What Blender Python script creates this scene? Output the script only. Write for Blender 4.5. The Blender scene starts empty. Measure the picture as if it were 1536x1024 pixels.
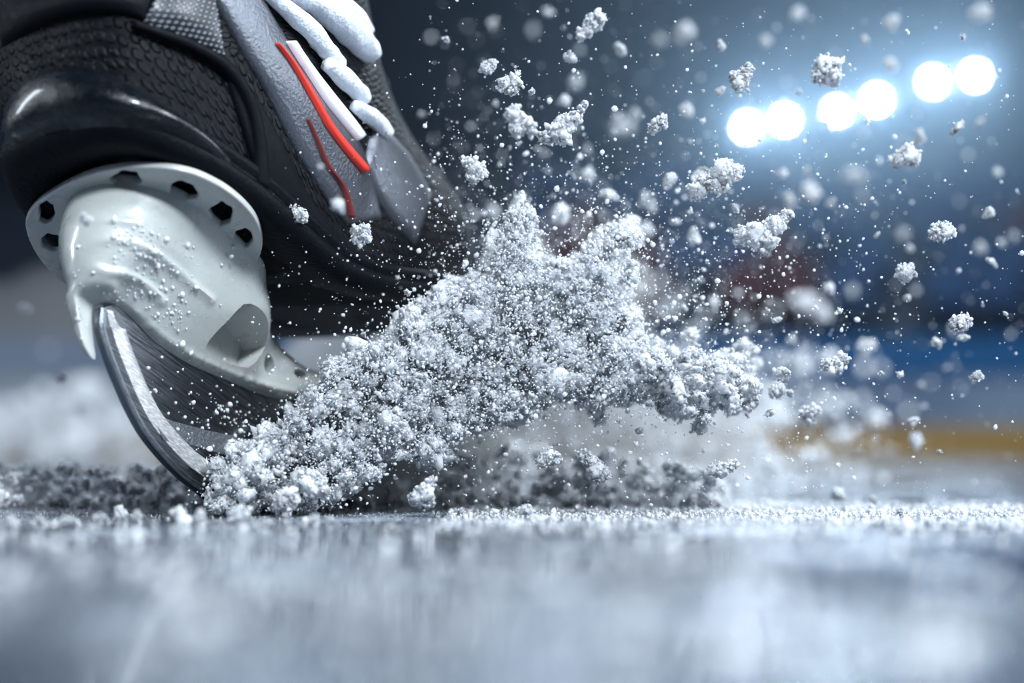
import bpy, bmesh, math, random
import numpy as np
from mathutils import Vector, Matrix, noise
from mathutils.bvhtree import BVHTree
from mathutils.geometry import delaunay_2d_cdt

R = random.Random(11)
NR = np.random.default_rng(5)
sc = bpy.context.scene
col = sc.collection
F = 2500.0            # focal length in pixels of a 1536 wide frame
EYE = 0.0194          # camera height over the ice
HOR = 678.0           # horizon row

# ------------------------------------------------------------------ helpers
def at(px, py, D):
    return Vector(((px - 768) / F * D, D, EYE + (HOR - py) / F * D))

def proj(p):
    return (768 + p[0] / p[1] * F, HOR - (p[2] - EYE) / p[1] * F)

def tag(o, label=None, cat=None, group=None, kind=None):
    if label: o['label'] = label
    if cat: o['category'] = cat
    if group: o['group'] = group
    if kind: o['kind'] = kind
    return o

def empty(name, loc, label, cat, group=None):
    o = bpy.data.objects.new(name, None)
    o.empty_display_size = 0.02
    col.objects.link(o)
    o.location = loc
    return tag(o, label, cat, group)

def link(name, me, mat, parent=None, smooth=True):
    o = bpy.data.objects.new(name, me)
    col.objects.link(o)
    if mat: me.materials.append(mat)
    if smooth:
        me.polygons.foreach_set('use_smooth', [True] * len(me.polygons))
    if parent:
        o.parent = parent
        o.matrix_parent_inverse = Matrix.Translation(-parent.location)
    return o

def pymesh(name, v, f, uv=None):
    me = bpy.data.meshes.new(name)
    me.from_pydata([tuple(x) for x in v], [], f)
    me.update()
    if uv is not None:
        l = me.uv_layers.new(name='UVMap')
        idx = np.empty(len(me.loops), dtype=np.int32)
        me.loops.foreach_get('vertex_index', idx)
        l.data.foreach_set('uv', np.asarray(uv, dtype=np.float32)[idx].ravel())
    return me

def npmesh(name, V, T):
    """triangle mesh from numpy arrays"""
    me = bpy.data.meshes.new(name)
    nt = len(T)
    me.vertices.add(len(V)); me.vertices.foreach_set('co', np.asarray(V, dtype=np.float32).ravel())
    me.loops.add(nt * 3); me.loops.foreach_set('vertex_index', np.asarray(T, dtype=np.int32).ravel())
    me.polygons.add(nt)
    me.polygons.foreach_set('loop_start', np.arange(0, nt * 3, 3, dtype=np.int32))
    me.polygons.foreach_set('loop_total', np.full(nt, 3, dtype=np.int32))
    me.update(calc_edges=True)
    return me

def fix_normals(me):
    bm = bmesh.new(); bm.from_mesh(me)
    bmesh.ops.recalc_face_normals(bm, faces=bm.faces)
    bm.to_mesh(me); bm.free()
    return me

def catmull(pts, n=8, closed=False):
    pts = [Vector(p) for p in pts]
    out = []
    m = len(pts)
    rng = range(m if closed else m - 1)
    for i in rng:
        if closed:
            a, b, c, d = pts[(i - 1) % m], pts[i], pts[(i + 1) % m], pts[(i + 2) % m]
        else:
            a, b, c, d = pts[max(i - 1, 0)], pts[i], pts[i + 1], pts[min(i + 2, m - 1)]
        for k in range(n):
            t = k / n
            out.append(0.5 * ((2 * b) + (c - a) * t + (2 * a - 5 * b + 4 * c - d) * t * t + (3 * b - a - 3 * c + d) * t ** 3))
    if not closed: out.append(pts[-1])
    return out

def lerp(a, b, t): return a + (b - a) * t
def interp(x, xs, ys): return float(np.interp(x, xs, ys))
def sstep(a, b, x):
    t = min(1, max(0, (x - a) / (b - a))); return t * t * (3 - 2 * t)

def tube(pts, rad, seg=10, flat=1.0, jitter=0.0):
    """closed tube along 3D points; rad number or list"""
    V, Fc = [], []
    n = len(pts)
    prev = None
    for i, p in enumerate(pts):
        d = (pts[min(i + 1, n - 1)] - pts[max(i - 1, 0)]).normalized()
        if prev is None: a = d.orthogonal().normalized()
        else: a = (prev - d * prev.dot(d)).normalized()
        prev = a
        b = d.cross(a)
        r = rad[i] if isinstance(rad, (list, tuple)) else rad
        for k in range(seg):
            th = 2 * math.pi * k / seg
            rr = r * (1 + jitter * noise.noise(Vector((p.x * 400, p.z * 400, k * .9))))
            V.append(p + a * math.cos(th) * rr + b * math.sin(th) * rr * flat)
    for i in range(n - 1):
        for k in range(seg):
            Fc.append((i * seg + k, i * seg + (k + 1) % seg, (i + 1) * seg + (k + 1) % seg, (i + 1) * seg + k))
    Fc.append(tuple(range(seg))[::-1]); Fc.append(tuple((n - 1) * seg + k for k in range(seg)))
    return V, Fc

# ------------------------------------------------------------------ materials
class M:
    def __init__(self, name):
        self.m = bpy.data.materials.new(name); self.m.use_nodes = True
        self.t = self.m.node_tree; self.t.nodes.clear()
        self.out = self.t.nodes.new('ShaderNodeOutputMaterial')
    def n(self, ty, ins=None, **kw):
        nd = self.t.nodes.new(ty)
        for k, v in kw.items(): setattr(nd, k, v)
        for k, v in (ins or {}).items():
            s = nd.inputs[k]
            if isinstance(v, bpy.types.NodeSocket): self.t.links.new(v, s)
            else: s.default_value = v
        return nd
    def surf(self, sock): self.t.links.new(sock, self.out.inputs['Surface']); return self.m
    def noise(self, vec, scale, detail=4, rough=.55):
        return self.n('ShaderNodeTexNoise', {'Vector': vec, 'Scale': scale, 'Detail': detail, 'Roughness': rough}).outputs['Fac']
    def ramp(self, fac, stops):
        r = self.n('ShaderNodeValToRGB', {'Fac': fac})
        e = r.color_ramp.elements
        while len(e) < len(stops): e.new(.5)
        for i, (p, c) in enumerate(stops):
            e[i].position = p
            e[i].color = (c, c, c, 1) if not isinstance(c, tuple) else (*c, 1)
        return r.outputs['Color']
    def math(self, op, a, b=0.0):
        nd = self.n('ShaderNodeMath', operation=op)
        for i, v in enumerate((a, b)):
            if isinstance(v, bpy.types.NodeSocket): self.t.links.new(v, nd.inputs[i])
            else: nd.inputs[i].default_value = v
        return nd.outputs[0]
    def bump(self, h, strength, dist, normal=None):
        ins = {'Height': h, 'Strength': strength, 'Distance': dist}
        if normal: ins['Normal'] = normal
        return self.n('ShaderNodeBump', ins).outputs['Normal']
    def mix(self, fac, a, b):
        nd = self.n('ShaderNodeMix', data_type='RGBA')
        for i, v in ((0, fac), (6, a), (7, b)):
            if isinstance(v, bpy.types.NodeSocket): self.t.links.new(v, nd.inputs[i])
            else: nd.inputs[i].default_value = v if i == 0 else (*v[:3], 1)
        return nd.outputs[2]

def pbsdf(m, **ins):
    d = {}
    for k, v in ins.items():
        k = k.replace('_', ' ')
        if k == 'Base Color' and isinstance(v, tuple): v = (*v[:3], 1)
        d[k] = v
    return m.n('ShaderNodeBsdfPrincipled', d)

def simple(name, c, rough=.5, metal=0.0, bump=None, **kw):
    m = M(name)
    ins = dict(Base_Color=c, Roughness=rough, Metallic=metal, **kw)
    if bump:
        co = m.n('ShaderNodeTexCoord').outputs['Object']
        ins['Normal'] = m.bump(m.noise(co, bump[0], 6), bump[1], bump[2])
    return m.surf(pbsdf(m, **ins).outputs[0])

def mat_snow(name, tint=(.90, .93, .97), trans=.32, sss=1.0):
    m = M(name)
    co = m.n('ShaderNodeTexCoord').outputs['Object']
    nm = m.bump(m.noise(co, 1600, 4, .7), .35, .0004)
    d = m.n('ShaderNodeBsdfPrincipled', {'Base Color': (*tint, 1), 'Roughness': .5, 'Specular IOR Level': .1, 'Normal': nm, 'Subsurface Weight': sss,
                                         'Subsurface Radius': (1, 1, 1), 'Subsurface Scale': .0015})
    t = m.n('ShaderNodeBsdfTranslucent', {'Color': (*tint, 1)})
    g = m.n('ShaderNodeBsdfGlossy', {'Color': (1, 1, 1, 1), 'Roughness': .22, 'Normal': nm})
    a = m.n('ShaderNodeMixShader', {0: trans, 1: d.outputs[0], 2: t.outputs[0]})
    fr = m.n('ShaderNodeFresnel', {'IOR': 1.35})
    b = m.n('ShaderNodeMixShader', {0: m.math('MULTIPLY', fr.outputs[0], .35), 1: a.outputs[0], 2: g.outputs[0]})
    return m.surf(b.outputs[0])

SNOW = mat_snow('snow')

def mat_leather(name, base, rough, kind):
    m = M(name)
    uv = m.n('ShaderNodeUVMap').outputs['UV']
    co = m.n('ShaderNodeTexCoord').outputs['Object']
    mp = m.n('ShaderNodeMapping', {'Vector': uv}).outputs['Vector']
    fine = m.noise(co, 900, 6, .65)
    if kind == 'scale':
        v = m.n('ShaderNodeTexVoronoi', {'Vector': mp, 'Scale': 290.0, 'Randomness': .35}, feature='F1').outputs['Distance']
        h = m.ramp(v, [(.34, 1.0), (.50, 0.0)])
        n1 = m.bump(h, .9, .0007)
        n2 = m.bump(fine, .35, .0005, n1)
        c = m.mix(h, (base[0] * .25, base[1] * .25, base[2] * .25), base)
        r = m.ramp(m.noise(co, 120, 4), [(.35, rough), (.7, rough + .25)])
        return m.surf(pbsdf(m, Base_Color=c, Roughness=r, Normal=n2, Specular_IOR_Level=.16).outputs[0])
    if kind == 'dots':
        v = m.n('ShaderNodeTexVoronoi', {'Vector': mp, 'Scale': 640.0, 'Randomness': .12}).outputs['Distance']
        h = m.ramp(v, [(.22, 1.0), (.42, 0.0)])
        n1 = m.bump(h, .8, .0005)
        c = m.mix(h, base, (.16, .18, .20))
        return m.surf(pbsdf(m, Base_Color=c, Roughness=.35, Normal=n1).outputs[0])
    # 'wet' glossy and 'matte' grain
    big = m.noise(co, 160, 5, .6)
    n1 = m.bump(big, .35 if kind == 'wet' else .2, .0012)
    n2 = m.bump(fine, .35, .0005, n1)
    r = m.ramp(m.noise(co, 260, 5, .7), [(.4, rough), (.62, rough + (.22 if kind == 'wet' else .15))])
    return m.surf(pbsdf(m, Base_Color=base, Roughness=r, Normal=n2, Specular_IOR_Level=.3 if kind == 'wet' else .10, Coat_Weight=.4 if kind == 'wet' else 0, Coat_Roughness=.12).outputs[0])

LEATHER_SCALE = mat_leather('scaled_black_leather', (.003, .004, .007), .42, 'scale')
LEATHER_WET = mat_leather('wet_black_shell', (.003, .004, .006), .16, 'wet')
LEATHER_MATTE = mat_leather('matte_black_leather', (.0022, .003, .005), .5, 'matte')
LEATHER_DOTS = mat_leather('dotted_black_mesh', (.005, .006, .009), .4, 'dots')
RUBBER = simple('black_rubber', (.002, .003, .005), .5, bump=(700, .6, .0006), Specular_IOR_Level=.10)
SILVER = simple('silver_grey_panel', (.13, .14, .16), .36, .85, bump=(900, .6, .0006), Specular_IOR_Level=.3)
WHITEP = simple('white_panel', (.75, .78, .82), .35)
RED = simple('red_stripe', (.62, .03, .015), .5)
DULLRED = simple('dull_red_trim', (.14, .012, .012), .6)
LACE = simple('white_lace_cord', (.72, .76, .82), .8, bump=(600, .8, .001))

def mat_holder():
    m = M('white_holder_plastic')
    co = m.n('ShaderNodeTexCoord').outputs['Object']
    # wet specks and scuffs in the plastic's gloss
    sp = m.ramp(m.noise(co, 700, 5, .75), [(.56, 0.0), (.66, 1.0)])
    n1 = m.bump(m.noise(co, 90, 3), .10, .001)
    n2 = m.bump(sp, .25, .0004, n1)
    r = m.ramp(m.noise(co, 220, 4), [(.35, .24), (.7, .42)])
    return m.surf(pbsdf(m, Base_Color=(.42, .44, .42), Roughness=r, Normal=n2, Coat_Weight=.5, Coat_Roughness=.1,
                        Subsurface_Weight=.15, Subsurface_Scale=.004).outputs[0])
HOLDER = mat_holder()

def mat_steel():
    m = M('brushed_steel')
    uv = m.n('ShaderNodeUVMap').outputs['UV']
    mp = m.n('ShaderNodeMapping', {'Vector': uv, 'Scale': (22.0, 500.0, 1.0), 'Rotation': (0, 0, .35)}).outputs['Vector']
    s = m.noise(mp, 3.0, 6, .7)
    n = m.bump(s, .4, .0003)
    r = m.ramp(s, [(.3, .07), (.7, .20)])
    return m.surf(pbsdf(m, Base_Color=m.ramp(s, [(.35, (.05, .055, .065)), (.75, (.34, .36, .39))]), Metallic=1.0, Roughness=r, Normal=n).outputs[0])
STEEL = mat_steel()
STEEL_DARK = simple('ground_steel_edge', (.16, .18, .20), .38, 1.0, bump=(500, .7, .0008))
STEEL_MATTE = simple('matte_steel_band', (.16, .175, .19), .45, .8, bump=(900, .8, .0008))

def mat_ice():
    m = M('rink_ice')
    co = m.n('ShaderNodeTexCoord').outputs['Object']
    big = m.noise(co, 14, 5, .6)
    st = m.n('ShaderNodeMapping', {'Vector': co, 'Scale': (1.0, .35, 1.0), 'Rotation': (0, 0, .5)}).outputs['Vector']
    scr = m.noise(st, 55, 6, .7)
    frost = m.ramp(m.math('MULTIPLY', m.math('ADD', big, scr), .5), [(.46, 0.0), (.60, 1.0)])
    c = m.mix(frost, (.020, .032, .052), (.29, .33, .39))
    r = m.ramp(frost, [(0, .05), (1, .30)])
    fine = m.noise(co, 1500, 5, .7)
    mid = m.noise(co, 70, 4, .6)
    n1 = m.bump(mid, .085, .003)
    n2 = m.bump(m.math('MULTIPLY', fine, frost), .5, .0006, n1)
    return m.surf(pbsdf(m, Base_Color=c, Roughness=r, IOR=1.31, Normal=n2, Coat_Weight=.3, Coat_Roughness=.06).outputs[0])
ICE = mat_ice()

# ------------------------------------------------------------------ setting
def grid_plane(name, x0, x1, y0, y1, z, mat):
    me = pymesh(name, [(x0, y0, z), (x1, y0, z), (x1, y1, z), (x0, y1, z)], [(0, 1, 2, 3)])
    return link(name, me, mat, None, False)

def box(name, a, b, mat, parent=None, bevel=0.0):
    bm = bmesh.new()
    bmesh.ops.create_cube(bm, size=1)
    for v in bm.verts:
        v.co = Vector((lerp(a[0], b[0], v.co.x + .5), lerp(a[1], b[1], v.co.y + .5), lerp(a[2], b[2], v.co.z + .5)))
    if bevel: bmesh.ops.bevel(bm, geom=bm.edges[:], offset=bevel, segments=2, affect='EDGES')
    me = bpy.data.meshes.new(name); bm.to_mesh(me); bm.free()
    return link(name, me, mat, parent, False)

tag(grid_plane('floor', -14, 14, -2.5, 13.0, 0, ICE), kind='structure')
bmat = M('board_panel')
_co = bmat.n('ShaderNodeTexCoord').outputs['Object']
BOARD = bmat.surf(pbsdf(bmat, Base_Color=bmat.ramp(bmat.noise(_co, .6, 2), [(.35, (.20, .27, .38)), (.65, (.34, .42, .52))]), Roughness=.35).outputs[0])
KICK = simple('yellow_kickplate', (.62, .33, .03), .4)
BLUEB = simple('blue_band', (.03, .14, .32), .4)
DARKW = simple('dark_arena_wall', (.008, .013, .026), .8)
CONC = simple('dark_stand_concrete', (.04, .055, .085), .8)
tag(box('wall_back', (-14, 13.0, 0), (14, 13.12, .62), BOARD), kind='structure')
tag(box('trim_1', (-14, 12.97, 0.02), (14, 13.0, .20), KICK), kind='structure')
tag(box('trim_2', (-14, 12.985, .62), (14, 13.12, .92), BLUEB), kind='structure')
# seating tiers and the hall's far wall
for i in range(7):
    tag(box('stand_tier', (-20, 14.2 + i * 1.2, 0), (20, 14.2 + (i + 1) * 1.2, .6 + i * .45), CONC), kind='structure')
tag(box('wall_far', (-24, 24.5, 0), (24, 24.8, 12), DARKW), kind='structure')
SEATR = simple('red_seat_shell', (.10, .018, .02), .5)
SEATB = simple('blue_seat_shell', (.03, .09, .22), .5)
def seat_mesh():
    bm = bmesh.new()
    def bx(a, b):
        r = bmesh.ops.create_cube(bm, size=1)['verts']
        for v in r: v.co = Vector((lerp(a[0], b[0], v.co.x + .5), lerp(a[1], b[1], v.co.y + .5), lerp(a[2], b[2], v.co.z + .5)))
    bx((-.22, -.22, .38), (.22, .20, .43)); bx((-.22, .18, .43), (.22, .24, .86)); bx((-.05, -.02, 0), (.05, .08, .38))
    bmesh.ops.bevel(bm, geom=bm.edges[:], offset=.02, segments=1, affect='EDGES')
    me = bpy.data.meshes.new('stadium_seat'); bm.to_mesh(me); bm.free(); return me
SM = {}
for k, mm in (('red', SEATR), ('blue', SEATB)):
    SM[k] = seat_mesh(); SM[k].materials.append(mm)
def seat(x, i, k):
    o = bpy.data.objects.new('stadium_seat', SM[k]); col.objects.link(o)
    o.location = (x, 14.2 + i * 1.2 + .8, .6 + i * .45)
    tag(o, '%s plastic seat in the blurred stands beyond the rink boards' % k, 'seat', '%s seats in the far stands' % k)
for i in range(1, 6):
    for j in range(22):
        x = .3 + j * .5
        if R.random() < .25: continue
        redz = (i in (1, 2, 3) and (x < 3.2 or 5.0 < x < 7.5)) and R.random() < .8
        seat(x, i, 'red' if redz else 'blue')

# floodlights on the far wall
LENS = M('floodlight_lens'); LENS = LENS.surf(LENS.n('ShaderNodeEmission', {'Color': (.86, .93, 1, 1), 'Strength': 90.0}).outputs[0])
HOUS = simple('floodlight_housing', (.05, .055, .06), .5, .6)
def disc_prism(r, d0, d1, seg=32, r2=None):
    V, Fc = [], []
    for d, rr in ((d0, r), (d1, r2 or r)):
        for k in range(seg):
            a = 2 * math.pi * k / seg; V.append((rr * math.cos(a), d, rr * math.sin(a)))
    for k in range(seg): Fc.append((k, (k + 1) % seg, seg + (k + 1) % seg, seg + k))
    Fc.append(tuple(range(seg))); Fc.append(tuple(range(seg, 2 * seg)))
    return V, Fc
spots = [(1120, 191, 'leftmost and lowest floodlight'), (1177, 180, 'second floodlight from the left'),
         (1255, 167, 'third floodlight from the left, slightly dimmer'), (1315, 150, 'fourth floodlight from the left'),
         (1399, 123, 'fifth floodlight from the left'), (1463, 113, 'rightmost and highest floodlight')]
for i, (px, py, ds) in enumerate(spots):
    c = at(px, py, 23.0)
    e = empty('floodlight', c, ds + ', a glaring white disc in the dark hall', 'floodlight', 'floodlights in a rising row')
    v, f = disc_prism(.17, 0, .28, r2=.10); link('housing', fix_normals(pymesh('housing', [Vector(p) + c for p in v], f)), HOUS, e)
    v, f = disc_prism(.038 if i != 2 else .032, -.012, -.002); link('lens', fix_normals(pymesh('lens', [Vector(p) + c for p in v], f)), LENS, e, False)
    v, f = tube([c + Vector((0, .25, 0)), c + Vector((0, .8, .15)), c + Vector((0, 1.5, .2))], .03); link('bracket', pymesh('bracket', v, f), HOUS, e)
    l = bpy.data.lights.new('floodlight_lamp', 'POINT'); l.energy = 230 if i != 2 else 130; l.color = (.62, .82, 1); l.shadow_soft_size = .03
    lo = bpy.data.objects.new('floodlight_lamp', l); col.objects.link(lo); lo.location = c + Vector((0, -.10, 0))
# cold haze hanging in the hall
hz = M('arena_haze')
vs = hz.n('ShaderNodeVolumeScatter', {'Color': (.58, .78, 1, 1), 'Density': .022, 'Anisotropy': .72})
hz.t.links.new(vs.outputs[0], hz.out.inputs['Volume'])
h = box('arena_haze', (-18, 13.6, .02), (18, 24.3, 11), hz.m)
tag(h, 'thin blue haze glowing around the floodlights in the dark hall', 'haze', kind='stuff')

# ------------------------------------------------------------------ skate frame
n = Vector((-.088, -.435, -.897)).normalized()
t = Vector((.44, .757, -.41)); t = (t - n * t.dot(n)).normalized()
s = n.cross(t)
C = at(217, 340, .51)
O = Vector((0, 0, EYE))
def uvw(u, v, w=0.0): return C + t * u + n * v + s * w
def ray(px, py): return (at(px, py, 1) - O).normalized()
def hit(px, py, p0, N):
    r = ray(px, py); return O + r * ((p0 - O).dot(N) / r.dot(N))
def to_uv(px, py, w=0.0):
    q = hit(px, py, C + s * w, s) - C
    return (q.dot(t), q.dot(n))

skate = empty('ice_hockey_skate', (C.x, C.y, 0), 'black hockey skate with a white blade holder, heel blade cutting into the ice', 'ice skate')

# --- boot centre line on the sole: (position, forward direction, up direction)
NB = 60; UB0, UB1 = -.05, .24
base = []
du = (UB1 - UB0) / NB
def fdir(u):
    k = sstep(.015, .095, u)
    pitch = lerp(math.radians(-25), math.radians(2), k)
    yaw = lerp(math.radians(30.2), math.radians(22), k)
    return Vector((math.sin(yaw) * math.cos(pitch), math.cos(yaw) * math.cos(pitch), math.sin(pitch)))
p = C - n * .0035
i0 = int(round((0 - UB0) / du))
P = [None] * (NB + 1); P[i0] = p.copy()
for i in range(i0, NB): P[i + 1] = P[i] + fdir(UB0 + (i + .5) * du) * du
for i in range(i0, 0, -1): P[i - 1] = P[i] - fdir(UB0 + (i - .5) * du) * du
def basef(u):
    x = (u - UB0) / du; i = max(0, min(NB - 1, int(x))); k = x - i
    return P[i].lerp(P[i + 1], k)
def upf(u):
    k = sstep(.0, .16, u)
    return (-n).lerp(Vector((.05, .28, .95)), k).normalized()

H_ = [-.01, .0, .02, .035, .05, .065, .08, .095, .115, .14, .20]
UF = [.186, .188, .190, .186, .168, .140, .114, .092, .076, .064, .05]
UBK = [-.0375, -.041, -.052, -.059, -.062, -.064, -.066, -.068, -.064, -.072, -.09]
WF = [1.0, 1.03, 1.14, 1.2, 1.22, 1.22, 1.2, 1.18, 1.15, 1.15, 1.2]
def width(u): return interp(u, [-.05, 0, .05, .10, .135, .17, .20], [.0400, .0400, .0365, .042, .045, .040, .030])
def boot(th, h, off=0.0):
    """surface point of the boot: th angle round the footprint (0 heel), h height over the sole"""
    ub, uf = interp(h, H_, UBK) - off, interp(h, H_, UF) + off
    k = (1 - math.cos(th)) / 2
    k = k ** 1.25
    u = lerp(ub, uf, k)
    sn = math.sin(th)
    # front part gets narrower with height (instep ridge)
    fr = 1 - .55 * sstep(.03, .16, u) * sstep(.02, .09, h)
    w = (width(u) * interp(h, H_, WF) * fr + off) * math.copysign(abs(sn) ** .72, sn)
    return basef(u) + upf(u) * h + s * w

def boot_loft(name, rows, mat, seg=180, cap=True):
    """rows: list of (h, offset)"""
    V, Fc, UVs = [], [], []
    for (h, off) in rows:
        acc = 0; last = None
        for k in range(seg):
            th = 2 * math.pi * (k + .5) / seg - math.pi
            q = boot(th, h, off)
            V.append(q)
            if last is not None: acc += (q - last).length
            last = q
            UVs.append((acc, h))
    for i in range(len(rows) - 1):
        for k in range(seg):
            Fc.append((i * seg + k, i * seg + (k + 1) % seg, (i + 1) * seg + (k + 1) % seg, (i + 1) * seg + k))
    if cap:
        Fc.append(tuple(range(seg))); Fc.append(tuple((len(rows) - 1) * seg + k for k in range(seg)))
    me = pymesh(name, V, Fc, UVs)
    fix_normals(me)
    return V, Fc, me

rows = [(lerp(.004, .20, (k / 70)), 0.0) for k in range(71)]
bV, bF, bme = boot_loft('boot_shell', rows, LEATHER_SCALE)
boot_o = link('boot_shell', bme, LEATHER_SCALE, skate)
boot_o['label'] = 'scale-patterned black leather of the boot'
btree = BVHTree.FromPolygons(bV, bF)
_, _, ome = boot_loft('outsole', [(-.0005, -.012), (-.0018, -.0045), (-.0022, -.001), (-.0015, .0018), (.0002, .0030), (.0020, .0034), (.0036, .0026),
                                  (.0042, .0016), (.0048, .0018), (.0060, .0026), (.0076, .0024), (.0086, .0014), (.0090, -.002)], RUBBER)
outsole_o = link('outsole', ome, RUBBER, skate); outsole_o['label'] = 'ridged black rubber rim around the sole'

def bray(px, py, maxd=3):
    loc, nor, _, _ = btree.ray_cast(O, ray(px, py), maxd)
    if loc is None: return None, None
    if nor.dot(ray(px, py)) > 0: nor = -nor
    return loc, nor

def resample(pts, k):
    pts = catmull([Vector((a, b, 0)) for a, b in pts], 10)
    L = [0]
    for i in range(1, len(pts)): L.append(L[-1] + (pts[i] - pts[i - 1]).length)
    out = []
    for j in range(k):
        x = L[-1] * j / (k - 1)
        out.append((interp(x, L, [p.x for p in pts]), interp(x, L, [p.y for p in pts])))
    return out

def patch(name, A, B, mat, off=.0006, thick=.0012, bulge=0.0, nu=40, nv=12, label=None, tree=bray, parent=skate):
    """a piece of material lying on the boot between two border lines"""
    A, B = resample(A, nu), resample(B, nu)
    G = []
    last = None
    for i in range(nu):
        row = []
        for j in range(nv):
            f = j / (nv - 1)
            px, py = lerp(A[i][0], B[i][0], f), lerp(A[i][1], B[i][1], f)
            loc, nor = tree(px, py)
            if loc is None:
                row.append(None); continue
            row.append((loc, nor, f))
        G.append(row)
    V, UVs, idx = [], [], {}
    for layer in (0, 1):
        for i in range(nu):
            for j in range(nv):
                g = G[i][j]
                if g is None: continue
                e = math.sin(math.pi * g[2]) * math.sin(math.pi * min(1, max(0, i / (nu - 1)))) ** .5
                edge = min(j, nv - 1 - j, i, nu - 1 - i)
                o_ = off + bulge * e - (off * .9 if edge == 0 else 0)
                idx[(layer, i, j)] = len(V)
                V.append(g[0] + g[1] * (o_ if layer == 0 else -thick))
                UVs.append((g[0].dot(t), g[0].dot(Vector((0, 0, 1)))))
    Fc = []
    for i in range(nu - 1):
        for j in range(nv - 1):
            q = [(i, j), (i + 1, j), (i + 1, j + 1), (i, j + 1)]
            if any((0, a, b) not in idx for a, b in q): continue
            Fc.append(tuple(idx[(0, a, b)] for a, b in q))
            Fc.append(tuple(idx[(1, a, b)] for a, b in q[::-1]))
    # side walls
    cnt = {}
    for f in Fc:
        for a, b in zip(f, f[1:] + f[:1]): cnt[(a, b)] = 1
    inv = {v: k for k, v in idx.items()}
    for (a, b) in list(cnt):
        if (b, a) not in cnt and inv[a][0] == 0:
            Fc.append((b, a, idx[(1,) + inv[a][1:]], idx[(1,) + inv[b][1:]]))
    me = pymesh(name, V, Fc, UVs); fix_normals(me)
    o = link(name, me, mat, parent)
    if label: o['label'] = label
    return o

# glossy heel counter over the rim
patch('heel_counter', [(2, 168), (45, 116), (110, 97), (180, 116), (245, 152), (300, 192), (345, 240)],
      [(2, 282), (45, 242), (110, 214), (190, 200), (255, 212), (310, 238), (348, 266)], LEATHER_WET, .0012, .001, .0055, 60, 18, 'glossy wet black heel guard')
# upper dark ankle padding
patch('ankle_panel', [(2, -12), (60, -12), (120, -12), (190, -12), (232, -12)], [(2, 72), (60, 42), (120, 24), (180, 22), (218, 34)], LEATHER_MATTE, .0012, .001, .002, 40, 10)
patch('mesh_panel', [(232, -12), (262, -12), (300, -12), (322, -12)], [(212, 40), (250, 52), (288, 66), (340, 96)], LEATHER_DOTS, .0010, .001, .001, 30, 12, 'dotted mesh panel')
patch('piping', [(196, 30), (235, 42), (290, 62), (345, 98), (378, 150), (394, 210), (400, 290)],
      [(196, 42), (233, 58), (284, 80), (332, 112), (362, 160), (374, 215), (378, 280)], LEATHER_MATTE, .0022, .001, .0012, 60, 8)
patch('quarter_panel', [(330, 92), (375, 130), (415, 200), (450, 275), (500, 345), (560, 385)],
      [(395, 300), (400, 305), (410, 320), (440, 350), (490, 375), (540, 392)], LEATHER_MATTE, .0012, .001, .001, 50, 16)
patch('side_panel', [(314, -12), (352, 60), (398, 140), (440, 220), (480, 285), (520, 340)],
      [(388, -12), (430, 62), (475, 120), (520, 180), (550, 240), (572, 330)], SILVER, .0016, .001, .0018, 60, 14, 'silver-grey side panel')
patch('accent_stripe', [(400, 66), (424, 100), (448, 146), (474, 192), (504, 232), (534, 263)],
      [(403, 65), (432, 101), (461, 146), (488, 190), (518, 226), (544, 256)], RED, .0042, .001, .0005, 50, 5, 'red stripe')
patch('side_stripe', [(418, 62), (444, 108), (472, 154), (498, 186), (526, 216)],
      [(430, 62), (458, 104), (492, 146), (518, 178), (538, 206)], WHITEP, .0040, .001, .0008, 40, 6, 'white stripe beside the red one')
patch('trim_line', [(446, 176), (462, 213), (478, 250), (502, 285), (516, 330)],
      [(450, 175), (466, 211), (483, 248), (507, 282), (521, 328)], DULLRED, .0040, .001, .0002, 40, 3, 'thin dull red trim line')
patch('toe_cap', [(560, 175), (590, 205), (620, 240), (645, 290)], [(545, 250), (560, 290), (585, 330), (620, 370)], SILVER, .0016, .001, .001, 30, 12)

def on_boot(px, py, D, off=.003):
    loc, nor = bray(px, py)
    if loc is None: return at(px, py, D)
    return loc + nor * off
def lace(pts, r, D=.64):
    q = catmull([on_boot(a, b, D) for a, b in pts], 6)
    k = len(q); rr = [r * (.65 + .35 * math.sin(math.pi * i / (k - 1))) for i in range(k)]
    V, Fc = tube(q, rr, 14, .8, .22)
    link('lace', fix_normals(pymesh('lace', V, Fc)), LACE, skate)
lace([(392, -6), (425, 22), (458, 52), (482, 82), (500, 100)], .0032)
lace([(430, -8), (470, 12), (505, 42), (530, 66), (546, 84)], .0052)
lace([(478, 98), (500, 116), (520, 134), (536, 152)], .0034)
lace([(520, 160), (545, 178), (560, 192), (572, 205)], .0030)
lace([(470, -8), (505, 14), (540, 50)], .0035)

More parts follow.
